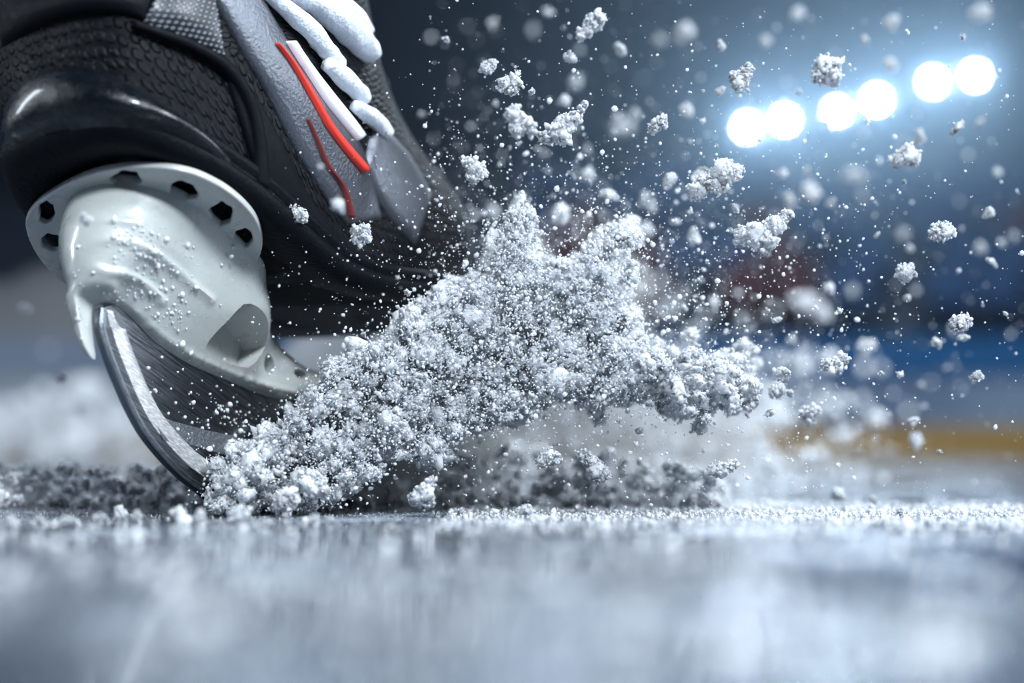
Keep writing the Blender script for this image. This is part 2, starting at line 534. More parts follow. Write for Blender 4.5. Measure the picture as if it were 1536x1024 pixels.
# --- flange of the holder with its rivet holes, cut through a flat plate
def plate(name, outline, holes, p0, e1, e2, nn, ext, bev, mat, parent, uvscale=1.0):
    cu = bpy.data.curves.new(name, 'CURVE'); cu.dimensions = '2D'; cu.fill_mode = 'BOTH'
    for pts in [outline] + holes:
        sp = cu.splines.new('POLY'); sp.points.add(len(pts) - 1)
        for k, (a, b) in enumerate(pts): sp.points[k].co = (a, b, 0, 1)
        sp.use_cyclic_u = True
    cu.extrude = ext; cu.bevel_depth = bev; cu.bevel_resolution = 2
    co = bpy.data.objects.new('tmp', cu); col.objects.link(co)
    dg = bpy.context.evaluated_depsgraph_get()
    me = bpy.data.meshes.new_from_object(co.evaluated_get(dg))
    bpy.data.objects.remove(co)
    l = me.uv_layers.new(name='UVMap') if not me.uv_layers else me.uv_layers[0]
    co_ = np.empty(len(me.vertices) * 3, dtype=np.float32); me.vertices.foreach_get('co', co_); co_ = co_.reshape(-1, 3)
    idx = np.empty(len(me.loops), dtype=np.int32); me.loops.foreach_get('vertex_index', idx)
    l.data.foreach_set('uv', co_[idx][:, :2].ravel())
    Mx = Matrix(((e1.x, e2.x, nn.x, p0.x), (e1.y, e2.y, nn.y, p0.y), (e1.z, e2.z, nn.z, p0.z), (0, 0, 0, 1)))
    me.transform(Mx)
    me.name = name
    fix_normals(me)
    return link(name, me, mat, parent, False)
def pl2(px, py, off=0.0):
    q = hit(px, py, C + n * off, n) - C
    return (q.dot(t), q.dot(s))
fl = [(43, 324), (44, 345), (52, 366), (66, 388), (84, 408), (104, 423), (150, 440), (220, 450), (290, 446), (335, 432), (358, 414), (380, 392), (390, 372), (390, 350),
      (382, 326), (365, 304), (340, 283), (310, 266), (280, 255), (245, 249), (208, 248), (170, 251), (140, 258), (110, 270), (80, 287), (58, 303)]
fl2 = [pl2(*q) for q in fl]
fl3 = [(p_.x, p_.y) for p_ in catmull([Vector((a, b, 0)) for a, b in fl2], 5, True)]
def hole_px(cx, cy, rx, ry, rot, seed):
    rr = random.Random(seed); out = []
    for k in range(14):
        a = 2 * math.pi * k / 14
        f = 1 + rr.uniform(-.16, .12)
        x, y = rx * f * math.cos(a), ry * f * math.sin(a)
        out.append(pl2(cx + x * math.cos(rot) - y * math.sin(rot), cy + x * math.sin(rot) + y * math.cos(rot)))
    return [(p_.x, p_.y) for p_ in catmull([Vector((a, b, 0)) for a, b in out], 3, True)]
holes = [hole_px(190, 263, 27, 13, .0, 1), hole_px(275, 283, 23, 18, .15, 2), hole_px(332, 317, 21, 19, .3, 3), hole_px(367, 353, 17, 17, .3, 4),
         hole_px(71, 314, 15, 18, .2, 5), hole_px(78, 360, 18, 15, .4, 6), hole_px(99, 395, 12, 10, .6, 7)]
flange = plate('heel_flange', fl3, holes, C, t, s, t.cross(s), .0006, .0006, HOLDER, skate)
flange['label'] = 'white plastic heel plate with dark rivet holes'

# --- blade holder: outline in the blade plane, thickness from a smooth law
def ice_v(u): return (C.z - .0006 + u * t.z) / (-n.z)
lip = [(-.0092, .0328), (-.0015, .0322), (.0054, .0332), (.0147, .0342), (.0296, .0330), (.0457, .0296), (.0703, .0238), (.0893, .0160), (.115, .0100), (.14, .0030), (.17, -.006), (.20, -.017), (.218, -.024)]
upper = [(.222, -.040), (.222, -.075), (.18, -.066), (.168, -.046), (.150, -.026), (.130, -.012), (.107, -.0030), (.0886, .0026), (.079, .0046), (.068, .0040), (.058, .0020), (.050, -.0010), (.043, -.0050)]
rear = [(-.0235, -.0050), (-.0245, .002), (-.0258, .012), (-.0250, .022), (-.0222, .030), (-.0187, .0375), (-.0152, .0435), (-.0112, .0480), (-.0060, .0507)]
tongue = [(-.0052, .0490), (-.0078, .0440), (-.0102, .0390), (-.0112, .0350)]
out2 = catmull([Vector((a, b, 0)) for a, b in lip], 6)[:-1] + catmull([Vector((a, b, 0)) for a, b in upper], 6)[:-1] + catmull([Vector((a, b, 0)) for a, b in rear], 6)[:-1] + catmull([Vector((a, b, 0)) for a, b in tongue], 3)
# even spacing
def even(pts, step):
    L = [0]
    q = pts + [pts[0]]
    for i in range(1, len(q)): L.append(L[-1] + (q[i] - q[i - 1]).length)
    k = int(L[-1] / step)
    return [Vector((interp(L[-1] * j / k, L, [p.x for p in q]), interp(L[-1] * j / k, L, [p.y for p in q]), 0)) for j in range(k)]
out2 = even(out2, .0009)
arr = np.array([(p_.x, p_.y) for p_ in out2])
def inside(x, y):
    a = arr; b = np.roll(arr, -1, 0)
    c = ((a[:, 1] > y) != (b[:, 1] > y)) & (x < (b[:, 0] - a[:, 0]) * (y - a[:, 1]) / (b[:, 1] - a[:, 1] + 1e-12) + a[:, 0])
    return bool(c.sum() % 2)
def seg_dist(x, y, pts):
    a = np.asarray(pts)[:-1]; b = np.asarray(pts)[1:]
    d = b - a; q = np.array([x, y]) - a
    k = np.clip((q * d).sum(1) / ((d * d).sum(1) + 1e-12), 0, 1)
    return float(np.sqrt(((q - d * k[:, None]) ** 2).sum(1)).min())
lipA = np.array([(p_.x, p_.y) for p_ in catmull([Vector((a, b, 0)) for a, b in lip], 4)])
sideA = np.array([(p_.x, p_.y) for p_ in catmull([Vector((a, b, 0)) for a, b in upper], 4)][:-1])
rearA = np.array([(p_.x, p_.y) for p_ in catmull([Vector((a, b, 0)) for a, b in rear], 4)])
tngA = np.array(tongue)
def rnd(d, r): 
    k = min(1, max(0, d / r)); return math.sqrt(max(0, 1 - (1 - k) ** 2))
def thick(u, v):
    th = interp(v, [-.005, .003, .010, .018, .026, .034, .042, .052], [.0255, .0232, .0205, .0165, .0120, .0080, .0052, .0035])
    dl = seg_dist(u, v, lipA)
    th_l = .0036 + dl * .85          # flares away from the lip over the steel
    arm = interp(v, [-.08, -.04, 0, .02], [.026, .012, .0085, .006])
    k = sstep(.040, .062, u)
    th = lerp(th, arm, k)
    th = min(th, th_l if k < .5 else max(th_l, .0045))
    e = rnd(seg_dist(u, v, rearA), max(th, .004)) * rnd(min(seg_dist(u, v, sideA), 1), lerp(.020, .006, k)) * rnd(dl, .0016) * rnd(seg_dist(u, v, tngA), .0012)
    return th * e
pts2 = [(p_.x, p_.y) for p_ in out2]
nb = len(pts2)
ringA = np.vstack([arr, arr[:1]])
for off_ in (.00035, .0008, .0014):
    tg = np.roll(arr, -2, 0) - np.roll(arr, 2, 0)
    nn2 = np.stack([-tg[:, 1], tg[:, 0]], 1) / (np.linalg.norm(tg, axis=1)[:, None] + 1e-9)
    for k in range(nb):
        q_ = arr[k] + nn2[k] * off_
        if not inside(*q_): q_ = arr[k] - nn2[k] * off_
        if inside(*q_) and seg_dist(q_[0], q_[1], ringA) > off_ * .93: pts2.append(tuple(q_))
g = .00085
y = -.08
row = 0
while y < .055:
    x = -.035 + (g / 2 if row % 2 else 0)
    while x < .23:
        if inside(x, y) and seg_dist(x, y, ringA) > .0018: pts2.append((x, y))
        x += g
    y += g * .87; row += 1
res = delaunay_2d_cdt([Vector(p_) for p_ in pts2], [], [list(range(nb))], 1, 1e-7)
v2, f2 = res[0], res[2]
# px curves of the moulded ribs
ribs = [([(128, 334), (150, 331), (180, 331), (205, 335)], 3.0, .0008),
        ([(134, 372), (150, 361), (182, 360), (215, 372), (250, 394), (285, 424), (318, 452)], 3.4, .0010),
        ([(143, 404), (160, 409), (180, 411), (205, 421), (228, 438), (243, 455)], 4.5, .0013),
        ([(150, 447), (165, 451), (190, 462), (220, 488), (255, 516), (300, 541), (345, 562), (400, 580), (440, 590)], 4.0, .0009),
        ([(124, 300), (128, 350), (133, 400), (140, 445)], 2.5, .0007)]
ribsN = [(np.array([(p_.x, p_.y) for p_ in catmull([Vector((a, b, 0)) for a, b in c], 5)]), w_, h_) for c, w_, h_ in ribs]
V3, Fc = [], []
front = {}; back = {}
TH = [thick(q.x, q.y) if i >= nb else 0.0 for i, q in enumerate(v2)]
nbr = [set() for _ in v2]
for f in f2:
    for a in f:
        for b in f:
            if a != b: nbr[a].add(b)
for _ in range(12):
    TH = [TH[i] if i < nb else .4 * TH[i] + .6 * sum(TH[k] for k in nbr[i]) / len(nbr[i]) for i in range(len(v2))]
for i, q in enumerate(v2):
    th = TH[i]
    # behind the steel the holder keeps only its far cheek, so the blade's edge stays free
    kk = sstep(.0318, .0345, q.y) if q.x < .001 else 0.0
    front[i] = len(V3); V3.append(uvw(q.x, q.y, lerp(th, -.0019, kk)))
    if i < nb: back[i] = front[i]
    else:
        back[i] = len(V3); V3.append(uvw(q.x, q.y, lerp(-th, -.0026 - th * .9, kk)))
for i in range(nb, len(v2)):
    p_ = V3[front[i]]; X, Y = proj(p_)
    for a, w_, h_ in ribsN:
        d = seg_dist(X, Y, a)
        if d < w_ * 2.5: p_ = p_ + s * h_ * 1.9 * math.exp(-(d / w_) ** 2 * 1.2)
    V3[front[i]] = p_
for f in f2:
    Fc.append(tuple(front[k] for k in f)); Fc.append(tuple(back[k] for k in f[::-1]))
hme = fix_normals(pymesh('blade_holder', V3, Fc))
hold = link('blade_holder', hme, HOLDER, skate)
hold['label'] = 'white plastic holder post and bridge gripping the blade'
# pockets and screw holes cut into it
def cutter(pxpoly, w0, w1, smoothn=3):
    q = [to_uv(a, b, .006) for a, b in pxpoly]
    q = [(p_.x, p_.y) for p_ in catmull([Vector((a, b, 0)) for a, b in q], smoothn, True)]
    V = [uvw(a, b, w0) for a, b in q] + [uvw(a, b, w1) for a, b in q]
    m_ = len(q)
    Fq = [tuple(range(m_)), tuple(range(m_, 2 * m_))] + [(k, (k + 1) % m_, m_ + (k + 1) % m_, m_ + k) for k in range(m_)]
    o = bpy.data.objects.new('cut', fix_normals(pymesh('cut', V, Fq))); col.objects.link(o); return o
def ell(cx, cy, rx, ry, rot, k=14):
    return [(cx + rx * math.cos(a) * math.cos(rot) - ry * math.sin(a) * math.sin(rot), cy + rx * math.cos(a) * math.sin(rot) + ry * math.sin(a) * math.cos(rot)) for a in [2 * math.pi * j / k for j in range(k)]]
cuts = [cutter([(317, 466), (308, 488), (301, 512), (305, 527), (322, 537), (345, 546), (366, 552), (374, 538), (381, 522), (372, 505), (352, 484), (334, 470)], .0012, .04, 2),
        cutter(ell(401, 547, 8, 17, -.35), -.03, .03), cutter(ell(447, 561, 10, 6, .4), -.03, .03)]
for c_ in cuts:
    if not hold.modifiers:
        sm_ = hold.modifiers.new('soften', 'SMOOTH'); sm_.factor = .5; sm_.iterations = 5
    md = hold.modifiers.new('cut', 'BOOLEAN'); md.operation = 'DIFFERENCE'; md.object = c_; md.solver = 'EXACT'
dg = bpy.context.evaluated_depsgraph_get()
nm_ = bpy.data.meshes.new_from_object(hold.evaluated_get(dg))
hold.modifiers.clear(); hold.data = nm_; nm_.name = 'blade_holder'
for c_ in cuts: bpy.data.objects.remove(c_)
nm_.polygons.foreach_set('use_smooth', [True] * len(nm_.polygons))
try: nm_.set_sharp_from_angle(angle=math.radians(50))
except Exception: pass
htree = BVHTree.FromPolygons([v.co for v in nm_.vertices], [tuple(p_.vertices) for p_ in nm_.polygons])

# --- blade
bl = [(155, 490), (164, 525), (182, 571), (199, 610), (220, 648), (249, 684), (277, 712), (298, 728)]
bl = [to_uv(157, 462, .0016)] + [to_uv(a, b, .0016) for a, b in bl] + [(.063, ice_v(.063)), (.09, ice_v(.09)), (.13, ice_v(.13)), (.17, ice_v(.17)), (.212, ice_v(.212)), (.224, ice_v(.224) - .006)]
bl = [(p_.x, p_.y) for p_ in catmull([Vector((a, b, 0)) for a, b in bl], 6)]
btop = [(a, b - .003) for a, b in lip if a > 0][::-1] + [(-.006, .0310)]
runner = plate('blade', bl + btop, [], C, t, n, t.cross(n), .0013, .0003, STEEL, skate)
runner['label'] = 'polished steel blade with a dark ground edge'
# dark ground running edge wrapping the blade's outline (3 mm wide)
edge_pts = [uvw(a, b) for a, b in bl]
V, Fc = [], []
for i, q in enumerate(edge_pts):
    d = (edge_pts[min(i + 1, len(edge_pts) - 1)] - edge_pts[max(i - 1, 0)]).normalized()
    o_ = d.cross(s); 
    if o_.dot(n) < 0 and i > 5: o_ = -o_
    if i <= 5 and o_.dot(t) > 0: o_ = -o_
    for a, b in ((.0004, -.0015), (.0009, -.0011), (.0005, 0), (.0009, .0011), (.0004, .0015), (-.0010, .0017), (-.0013, .0014), (-.0013, -.0014), (-.0010, -.0017)):
        V.append(q + o_ * a + s * b)
K = 9
for i in range(len(edge_pts) - 1):
    for k in range(K): Fc.append((i * K + k, i * K + (k + 1) % K, (i + 1) * K + (k + 1) % K, (i + 1) * K + k))
eo = link('running_edge', fix_normals(pymesh('running_edge', V, Fc)), STEEL_DARK, runner, False)
eo.matrix_parent_inverse = Matrix.Translation(-Vector(skate.location)) if False else Matrix.Identity(4)
eo['label'] = 'dark ground running edge of the blade'
# bevel along the heel curve, the blade's bright reflection put into its colour
V, Fc = [], []
KB = 8
prof = [(0.0, .0004), (.0012, .0009), (.003, .0014), (.005, .0019), (.007, .00225), (.0088, .0024), (.0093, .0020), (.0094, .0010)]
bpts = [Vector((a, b, 0)) for a, b in bl]
bpts = [p_ for p_ in bpts if p_.x < .062]
for i, q in enumerate(bpts):
    d = (bpts[min(i + 1, len(bpts) - 1)] - bpts[max(i - 1, 0)]).normalized()
    i_ = Vector((d.y, -d.x, 0))
    if i_.x < 0: i_ = -i_
    taper = sstep(0, 8, i)
    for a, w_ in prof:
        V.append(uvw(q.x + i_.x * a * lerp(.3, 1, taper) + .0002, q.y + i_.y * a * lerp(.3, 1, taper), w_))
for i in range(len(bpts) - 1):
    for k in range(KB): Fc.append((i * KB + k, i * KB + (k + 1) % KB, (i + 1) * KB + (k + 1) % KB, (i + 1) * KB + k))
BEVEL = M('painted_highlight_steel')
_uv = BEVEL.n('ShaderNodeUVMap').outputs['UV']
_s = BEVEL.noise(BEVEL.n('ShaderNodeMapping', {'Vector': _uv, 'Scale': (120.0, 900.0, 1.0), 'Rotation': (0, 0, .5)}).outputs['Vector'], 3.0, 5, .7)
BEVEL = BEVEL.surf(pbsdf(BEVEL, Base_Color=BEVEL.ramp(_s, [(.3, .16), (.5, .42), (.68, .85)]), Metallic=.3, Roughness=.3, Normal=BEVEL.bump(_s, .3, .0003)).outputs[0])
bev = link('highlight_bevel', fix_normals(pymesh('highlight_bevel', V, Fc, [((p_ - C).dot(t), (p_ - C).dot(n)) for p_ in V])), BEVEL, runner)
bev.matrix_parent_inverse = Matrix.Identity(4)
bev['label'] = 'pale bevel along the heel curve with a painted highlight'
# thin matte grey band raised on the side of the blade
bq = [to_uv(a, b, .0019) for a, b in [(227, 619), (262, 632), (310, 645), (380, 660), (376, 692), (330, 680), (290, 668), (246, 660)]]
band = plate('matte_band', bq, [], C + s * .0017, t, n, t.cross(n), .00012, .00003, STEEL_MATTE, runner)
band.matrix_parent_inverse = Matrix.Identity(4)
band['label'] = 'matte grey band on the side of the blade'
# ------------------------------------------------------------------ snow
def ico(sub):
    bm = bmesh.new(); bmesh.ops.create_icosphere(bm, subdivisions=sub, radius=1)
    V = np.array([v.co[:] for v in bm.verts]); T = np.array([[v.index for v in f.verts] for f in bm.faces]); bm.free()
    return V, T
I1, I2, I3 = ico(1), ico(2), ico(3)
OCT = (np.array([(1, 0, 0), (-1, 0, 0), (0, 1, 0), (0, -1, 0), (0, 0, 1), (0, 0, -1)], float),
       np.array([(0, 2, 4), (2, 1, 4), (1, 3, 4), (3, 0, 4), (2, 0, 5), (1, 2, 5), (3, 1, 5), (0, 3, 5)]))
def rotm(rng):
    q = rng.normal(size=4); q /= np.linalg.norm(q); w, x, y, z = q
    return np.array([[1 - 2 * (y * y + z * z), 2 * (x * y - z * w), 2 * (x * z + y * w)], [2 * (x * y + z * w), 1 - 2 * (x * x + z * z), 2 * (y * z - x * w)], [2 * (x * z - y * w), 2 * (y * z + x * w), 1 - 2 * (x * x + y * y)]])
def scatter(centers, radii, base, rng, squash=.35, jit=0.0):
    """many small lumps -> one vertex/triangle array"""
    bV, bT = base
    N = len(centers); nv = len(bV)
    q = rng.normal(size=(N, 4)); q /= np.linalg.norm(q, axis=1)[:, None]
    w, x, y, z = q.T
    Rm = np.stack([1 - 2 * (y * y + z * z), 2 * (x * y - z * w), 2 * (x * z + y * w), 2 * (x * y + z * w), 1 - 2 * (x * x + z * z), 2 * (y * z - x * w), 2 * (x * z - y * w), 2 * (y * z + x * w), 1 - 2 * (x * x + y * y)], 1).reshape(N, 3, 3)
    sc_ = 1 + rng.uniform(-squash, squash, size=(N, 3))
    L = bV[None] * sc_[:, None, :]
    if jit: L = L * (1 + rng.normal(0, jit, size=(N, nv, 1)))
    W = np.einsum('nij,nvj->nvi', Rm, L) * np.asarray(radii)[:, None, None] + np.asarray(centers)[:, None, :]
    T = bT[None] + (np.arange(N) * nv)[:, None, None]
    return W.reshape(-1, 3), T.reshape(-1, 3)

def clump_arrays(cores, ngrain, gsize, rng, sub=I3, rough=.28, grain=None):
    """cores: (x,y,z,r) balls; rough displaced bodies crusted with grains"""
    Vs, Ts, base = [], [], 0
    sv, sn = [], []
    for (cx, cy, cz, r) in cores:
        bV, bT = sub
        seed = rng.uniform(0, 100, 3)
        f = np.array([1 + rough * (noise.fractal(Vector(v * 1.7 + seed), .7, 2.1, 4) + .5 * noise.noise(Vector(v * 6 + seed))) for v in bV])
        W = bV * f[:, None] * r + np.array((cx, cy, cz))
        Vs.append(W); Ts.append(bT + base); base += len(W)
        sv.append(W); sn.append(bV)
    S = np.vstack(sv); Nn = np.vstack(sn)
    pick = rng.integers(0, len(S), ngrain)
    gs = gsize * rng.lognormal(0, .45, ngrain)
    cen = S[pick] + Nn[pick] * (gs * rng.uniform(-.2, .9, ngrain))[:, None] + rng.normal(0, gsize * .5, (ngrain, 3))
    W, T = scatter(cen, gs, grain or I1, rng, .4, .28)
    Vs.append(W); Ts.append(T + base)
    return np.vstack(Vs), np.vstack(Ts)

def rand_cores(rng, k=None, elong=1.0):
    k = k or int(rng.integers(3, 7))
    c = [(0, 0, 0, .55)]
    for i in range(k):
        a = c[rng.integers(0, len(c))]
        d = rng.normal(size=3); d /= np.linalg.norm(d); d[0] *= elong; r = rng.uniform(.22, .5)
        c.append((a[0] + d[0] * a[3] * .9, a[1] + d[1] * a[3] * .7, a[2] + d[2] * a[3] * .9, r))
    return c

def norm_unit(V):
    V = V - (V.max(0) + V.min(0)) / 2
    return V / (np.abs(V[:, [0, 2]]).max())

FINE, MID, SPECK = [], [], []
for i in range(9):
    V, T = clump_arrays(rand_cores(NR, elong=1.2), 520, .055, NR)
    me = npmesh('snow_clump', norm_unit(V), T); me.materials.append(SNOW); FINE.append(me)
for i in range(8):
    V, T = clump_arrays(rand_cores(NR, 3), 110, .11, NR, I2)
    me = npmesh('snow_clump', norm_unit(V), T); me.materials.append(SNOW); MID.append(me)
for i in range(6):
    V, T = clump_arrays(rand_cores(NR, 2), 26, .2, NR, I1, .4)
    me = npmesh('snow_crumb', norm_unit(V), T); me.materials.append(SNOW); SPECK.append(me)

def blurD(blur, sign=1):
    """distance at which a point blurs to this many pixels"""
    k = min(.85, blur / 60.0)
    return .515 / (1 - k) if sign > 0 else .515 / (1 + k)

n_clump = 0
def put(mesh, px, py, D, wpx, label, group=None, rot=None, asp=1.0, name='snow_clump', cat='snow clump'):
    global n_clump
    o = bpy.data.objects.new(name, mesh); col.objects.link(o)
    r = wpx / 2 / F * D
    o.location = at(px, py, D)
    o.scale = (r, r * .9, r * asp)
    o.rotation_euler = rot if rot is not None else (R.uniform(-.4, .4), R.uniform(-3.1, 3.1), R.uniform(-.4, .4))
    tag(o, label, cat, group)
    n_clump += 1
    return o

def hero(cores, px, py, D, unit, label, grains=700):
    """cores given in picture-sized units: (dx, dy, radius) around the clump's middle"""
    k = unit
    cs = [(dx, R.uniform(-.3, .3) * r, -dy, r) for dx, dy, r in cores]
    V, T = clump_arrays(cs, grains, 1.5, NR, I3, .34)
    me = npmesh('snow_clump', V, T); me.materials.append(SNOW)
    o = bpy.data.objects.new('snow_clump', me); col.objects.link(o)
    sc0 = k / F * D
    o.location = at(px, py, D); o.scale = (sc0, sc0, sc0)
    tag(o, label, 'snow clump')
    return o
hero([(-22, 16, 9), (-8, 8, 14), (6, -4, 15), (2, 18, 10), (18, -14, 9), (28, -26, 4), (33, -33, 3), (-30, 14, 4)], 843, 190, .515, 1, 'long jagged snow clump with a tail pointing up right, above the spray')
hero([(-28, 4, 12), (-12, 2, 19), (4, 8, 17), (18, -12, 14), (30, -24, 7), (38, -28, 4), (2, 24, 8), (-38, 0, 4)], 1145, 350, .515, 1, 'largest crisp jagged snow clump right of the spray')
hero([(-30, 14, 14), (-18, 4, 13), (-6, 6, 14), (10, -10, 20), (24, -12, 13), (6, 8, 12)], 1076, 270, .525, 1, 'lumpy double snow clump below the lowest floodlights')
hero([(-10, -12, 12), (2, 0, 14), (-4, 12, 10), (12, 2, 9), (16, 12, 7)], 780, 184, .545, 1, 'soft snow clump left of the long jagged one', 400)
hero([(-14, 12, 8), (-4, 6, 7), (6, -8, 12), (14, -12, 8), (-2, -4, 8)], 886, 40, .54, 1, 'pale snow clump with a small lobe near the top edge', 350)
hero([(-4, -8, 15), (6, 8, 14), (-10, 8, 10), (10, -10, 9)], 1241, 106, .54, 1, 'rounded square snow clump just above the third floodlight', 350)
hero([(-2, 6, 11), (8, -8, 9), (-10, -4, 6), (12, -16, 5)], 1111, 118, .53, 1, 'ragged snow clump over the leftmost floodlight', 350)
hero([(0, 0, 12), (-8, -10, 9), (9, 6, 9), (-2, 12, 8)], 712, 254, .53, 1, 'knobbly snow clump left of the spray top', 350)
hero([(-12, -14, 8), (-2, -4, 10), (4, 8, 15), (16, 12, 9), (6, 20, 7)], 889, 698, .52, 1, 'bright snow clump hanging low over the ice, right of the pile', 420)
hero([(-8, 8, 13), (2, 0, 13), (10, -14, 7), (6, 14, 9), (-16, 10, 6)], 636, 738, .50, 1, 'bright snow clump low in front of the dark hollow', 420)
hero([(-4, 0, 13), (8, -4, 9), (2, 8, 9)], 431, 750, .49, 1, 'snow clump in front of the pile foot beside the blade', 350)
hero([(-4, -8, 8), (6, 4, 12), (14, 8, 6), (-10, -12, 4)], 440, 319, .51, 1, 'crisp snow clump over the dark boot side', 420)
hero([(-4, 0, 11), (6, -2, 9), (0, 6, 8)], 417, 258, .515, 1, 'small round snow clump over the boot, above its neighbour', 350)
hero([(-4, -4, 10), (6, 4, 9), (-6, 6, 7), (8, -8, 6)], 541, 352, .515, 1, 'star shaped snow clump over the dark sole', 350)
hero([(-2, 0, 10), (5, 4, 7), (-4, -8, 5)], 393, 123, .515, 1, 'small snow clump in front of the silver boot panel', 300)
hero([(-4, 0, 12), (8, -2, 9), (0, -8, 7)], 1054, 268, .56, 1, 'faint snow clump beside the lumpy double one', 200)
hero([(-8, 0, 10), (6, -4, 12), (-2, -8, 8)], 1412, 351, .515, 1, 'crisp snow clump far right under the floodlights', 350)
hero([(0, 0, 12), (-6, 4, 8), (8, -2, 8)], 1441, 484, .52, 1, 'crisp snow clump at the far right of the spray', 300)
hero([(0, 0, 12), (5, -5, 7)], 1357, 410, .53, 1, 'round snow clump right of centre in the dark', 250)
hero([(-10, 4, 10), (4, -4, 14), (14, 2, 9)], 1357, 236, .545, 1, 'soft snow clump under the right-hand floodlights', 250)
hero([(-10, 2, 8), (4, 0, 10), (14, -6, 7), (0, 8, 7)], 1252, 545, .52, 1, 'winged snow clump right of the spray', 300)
hero([(-6, 0, 8), (6, -2, 8), (0, 4, 9)], 1215, 618, .55, 1, 'soft snow clump above the far ice', 220)
hero([(-8, 0, 11), (6, -4, 10), (2, 8, 8)], 766, 126, .52, 1, 'four-pointed snow clump in the dark upper middle', 300)
hero([(-4, 0, 8), (6, -6, 7), (10, -10, 4)], 986, 190, .515, 1, 'thin slanting snow clump right of the long jagged one', 250)
hero([(-10, 0, 8), (2, 0, 11), (14, -6, 7), (22, -8, 4)], 1080, 705, .525, 1, 'feathery snow clump over the far bright ice', 300)
hero([(-8, 6, 9), (4, 0, 11), (12, 4, 7)], 821, 686, .52, 1, 'star shaped snow clump below the spray', 300)
hero([(0, -4, 8), (-6, 8, 8), (8, 8, 8), (0, 14, 7)], 788, 770, .50, 1, 'snow crumb resting on the ice right of the hollow', 250)

# hand placed softer ones: x, y, width, blur, where
soft = [(935, 190, 42, 30, 1), (1028, 50, 44, 22, 1), (1280, 262, 40, 26, 1), (738, 35, 26, 18, 1), (1196, 22, 34, 20, 1), (1338, 34, 30, 16, 1), (845, 150, 26, 10, 1),
        (966, 298, 30, 14, 1), (1030, 165, 30, 12, 1), (1215, 290, 44, 18, 1), (1300, 520, 38, 14, 1), (574, 127, 14, 22, 1), (655, 620, 30, 14, -1), (497, 140, 16, 18, 1),
        (510, 308, 28, 10, -1), (586, 308, 26, 14, 1), (568, 200, 30, 22, 1), (95, 568, 24, 14, 1), (38, 462, 24, 16, 1), (104, 458, 18, 4, 1), (130, 328, 26, 8, -1),
        (120, 615, 22, 22, 1), (880, 260, 40, 12, 1), (915, 292, 34, 6, 1), (840, 322, 36, 10, 1), (940, 350, 46, 5, 1), (1040, 354, 28, 8, 1), (1070, 455, 34, 12, 1),
        (1205, 455, 60, 30, 1), (1235, 470, 40, 24, 1), (1497, 258, 22, 16, 1), (1470, 183, 20, 14, 1), (1336, 98, 28, 16, 1), (1296, 60, 20, 12, 1), (1380, 205, 26, 10, 1),
        (1187, 510, 26, 14, 1), (1375, 662, 36, 12, 1), (1370, 632, 22, 6, 1), (1256, 742, 26, 8, 1), (1310, 750, 18, 8, 1), (1160, 700, 40, 26, 1), (545, 505, 34, 12, 1),
        (480, 415, 28, 6, 1), (540, 350, 22, 4, 1), (425, 550, 26, 20, -1), (433, 615, 24, 5, 1), (1246, 432, 26, 10, 1), (1082, 68, 20, 6, 1), (930, 75, 24, 8, 1),
        (1405, 513, 22, 5, 1), (1185, 300, 30, 16, 1), (1130, 545, 26, 8, 1), (1095, 600, 20, 6, 1), (990, 60, 22, 26, 1), (1150, 60, 24, 24, 1), (680, 120, 12, 22, 1), (700, 40, 10, 28, 1)]
def where(px, py):
    if px < 350: h_ = 'left of the skate blade' if py > 400 else 'in front of the boot heel'
    elif px < 640: h_ = 'over the dark boot' if py < 430 else 'above the pile beside the blade holder'
    elif px < 1000: h_ = 'in the dark air above the spray' if py < 300 else ('in the spray cloud' if py < 620 else 'under the spray over the ice')
    elif px < 1250: h_ = 'near the left floodlights' if py < 230 else ('right of the spray' if py < 600 else 'low over the far ice')
    else: h_ = 'near the right floodlights' if py < 230 else ('in the dark at far right' if py < 600 else 'low before the yellow board strip')
    return h_
ANCH = [(1120, 191, 'leftmost floodlight'), (1463, 113, 'rightmost floodlight'), (1285, 158, 'middle floodlights'), (843, 190, 'long jagged snow clump'), (1145, 350, 'largest crisp jagged clump'),
        (1076, 270, 'lumpy double snow clump'), (250, 380, 'white blade holder'), (470, 170, 'red stripe of the boot'), (780, 310, 'left peak of the spray'), (945, 340, 'right peak of the spray'),
        (1400, 660, 'yellow board strip'), (170, 600, 'heel curve of the blade'), (1070, 575, 'right lobe of the spray'), (636, 738, 'bright clump over the dark hollow'), (889, 698, 'bright clump low right of the pile'),
        (1441, 484, 'crisp clump at far right'), (1412, 351, 'crisp clump under the right floodlights'), (1241, 106, 'rounded square clump'), (766, 126, 'four-pointed clump'), (886, 40, 'pale clump near the top edge'),
        (1252, 545, 'winged clump'), (1215, 618, 'soft clump over the far ice'), (1357, 410, 'round clump in the dark'), (640, 450, 'left slope of the spray'), (540, 352, 'star shaped clump')]
def rel(px, py):
    x, y, nm = min(ANCH, key=lambda a: math.hypot(a[0] - px, a[1] - py) if math.hypot(a[0] - px, a[1] - py) > 14 else 1e9)
    d = math.hypot(x - px, y - py); a = math.degrees(math.atan2(py - y, px - x)) % 360
    w_ = ['right of', 'below and right of', 'below', 'below and left of', 'left of', 'above and left of', 'above', 'above and right of'][int((a + 22.5) // 45) % 8]
    return ('close ' if d < 45 else '' if d < 100 else 'well ') + w_ + ' the ' + nm
def short(l):
    if len(l.split()) > 14: l = l.replace(' well ', ' ').replace(' close ', ' ')
    return l
def size_word(w): return 'tiny' if w < 7 else 'small' if w < 14 else 'mid-sized' if w < 26 else 'large'
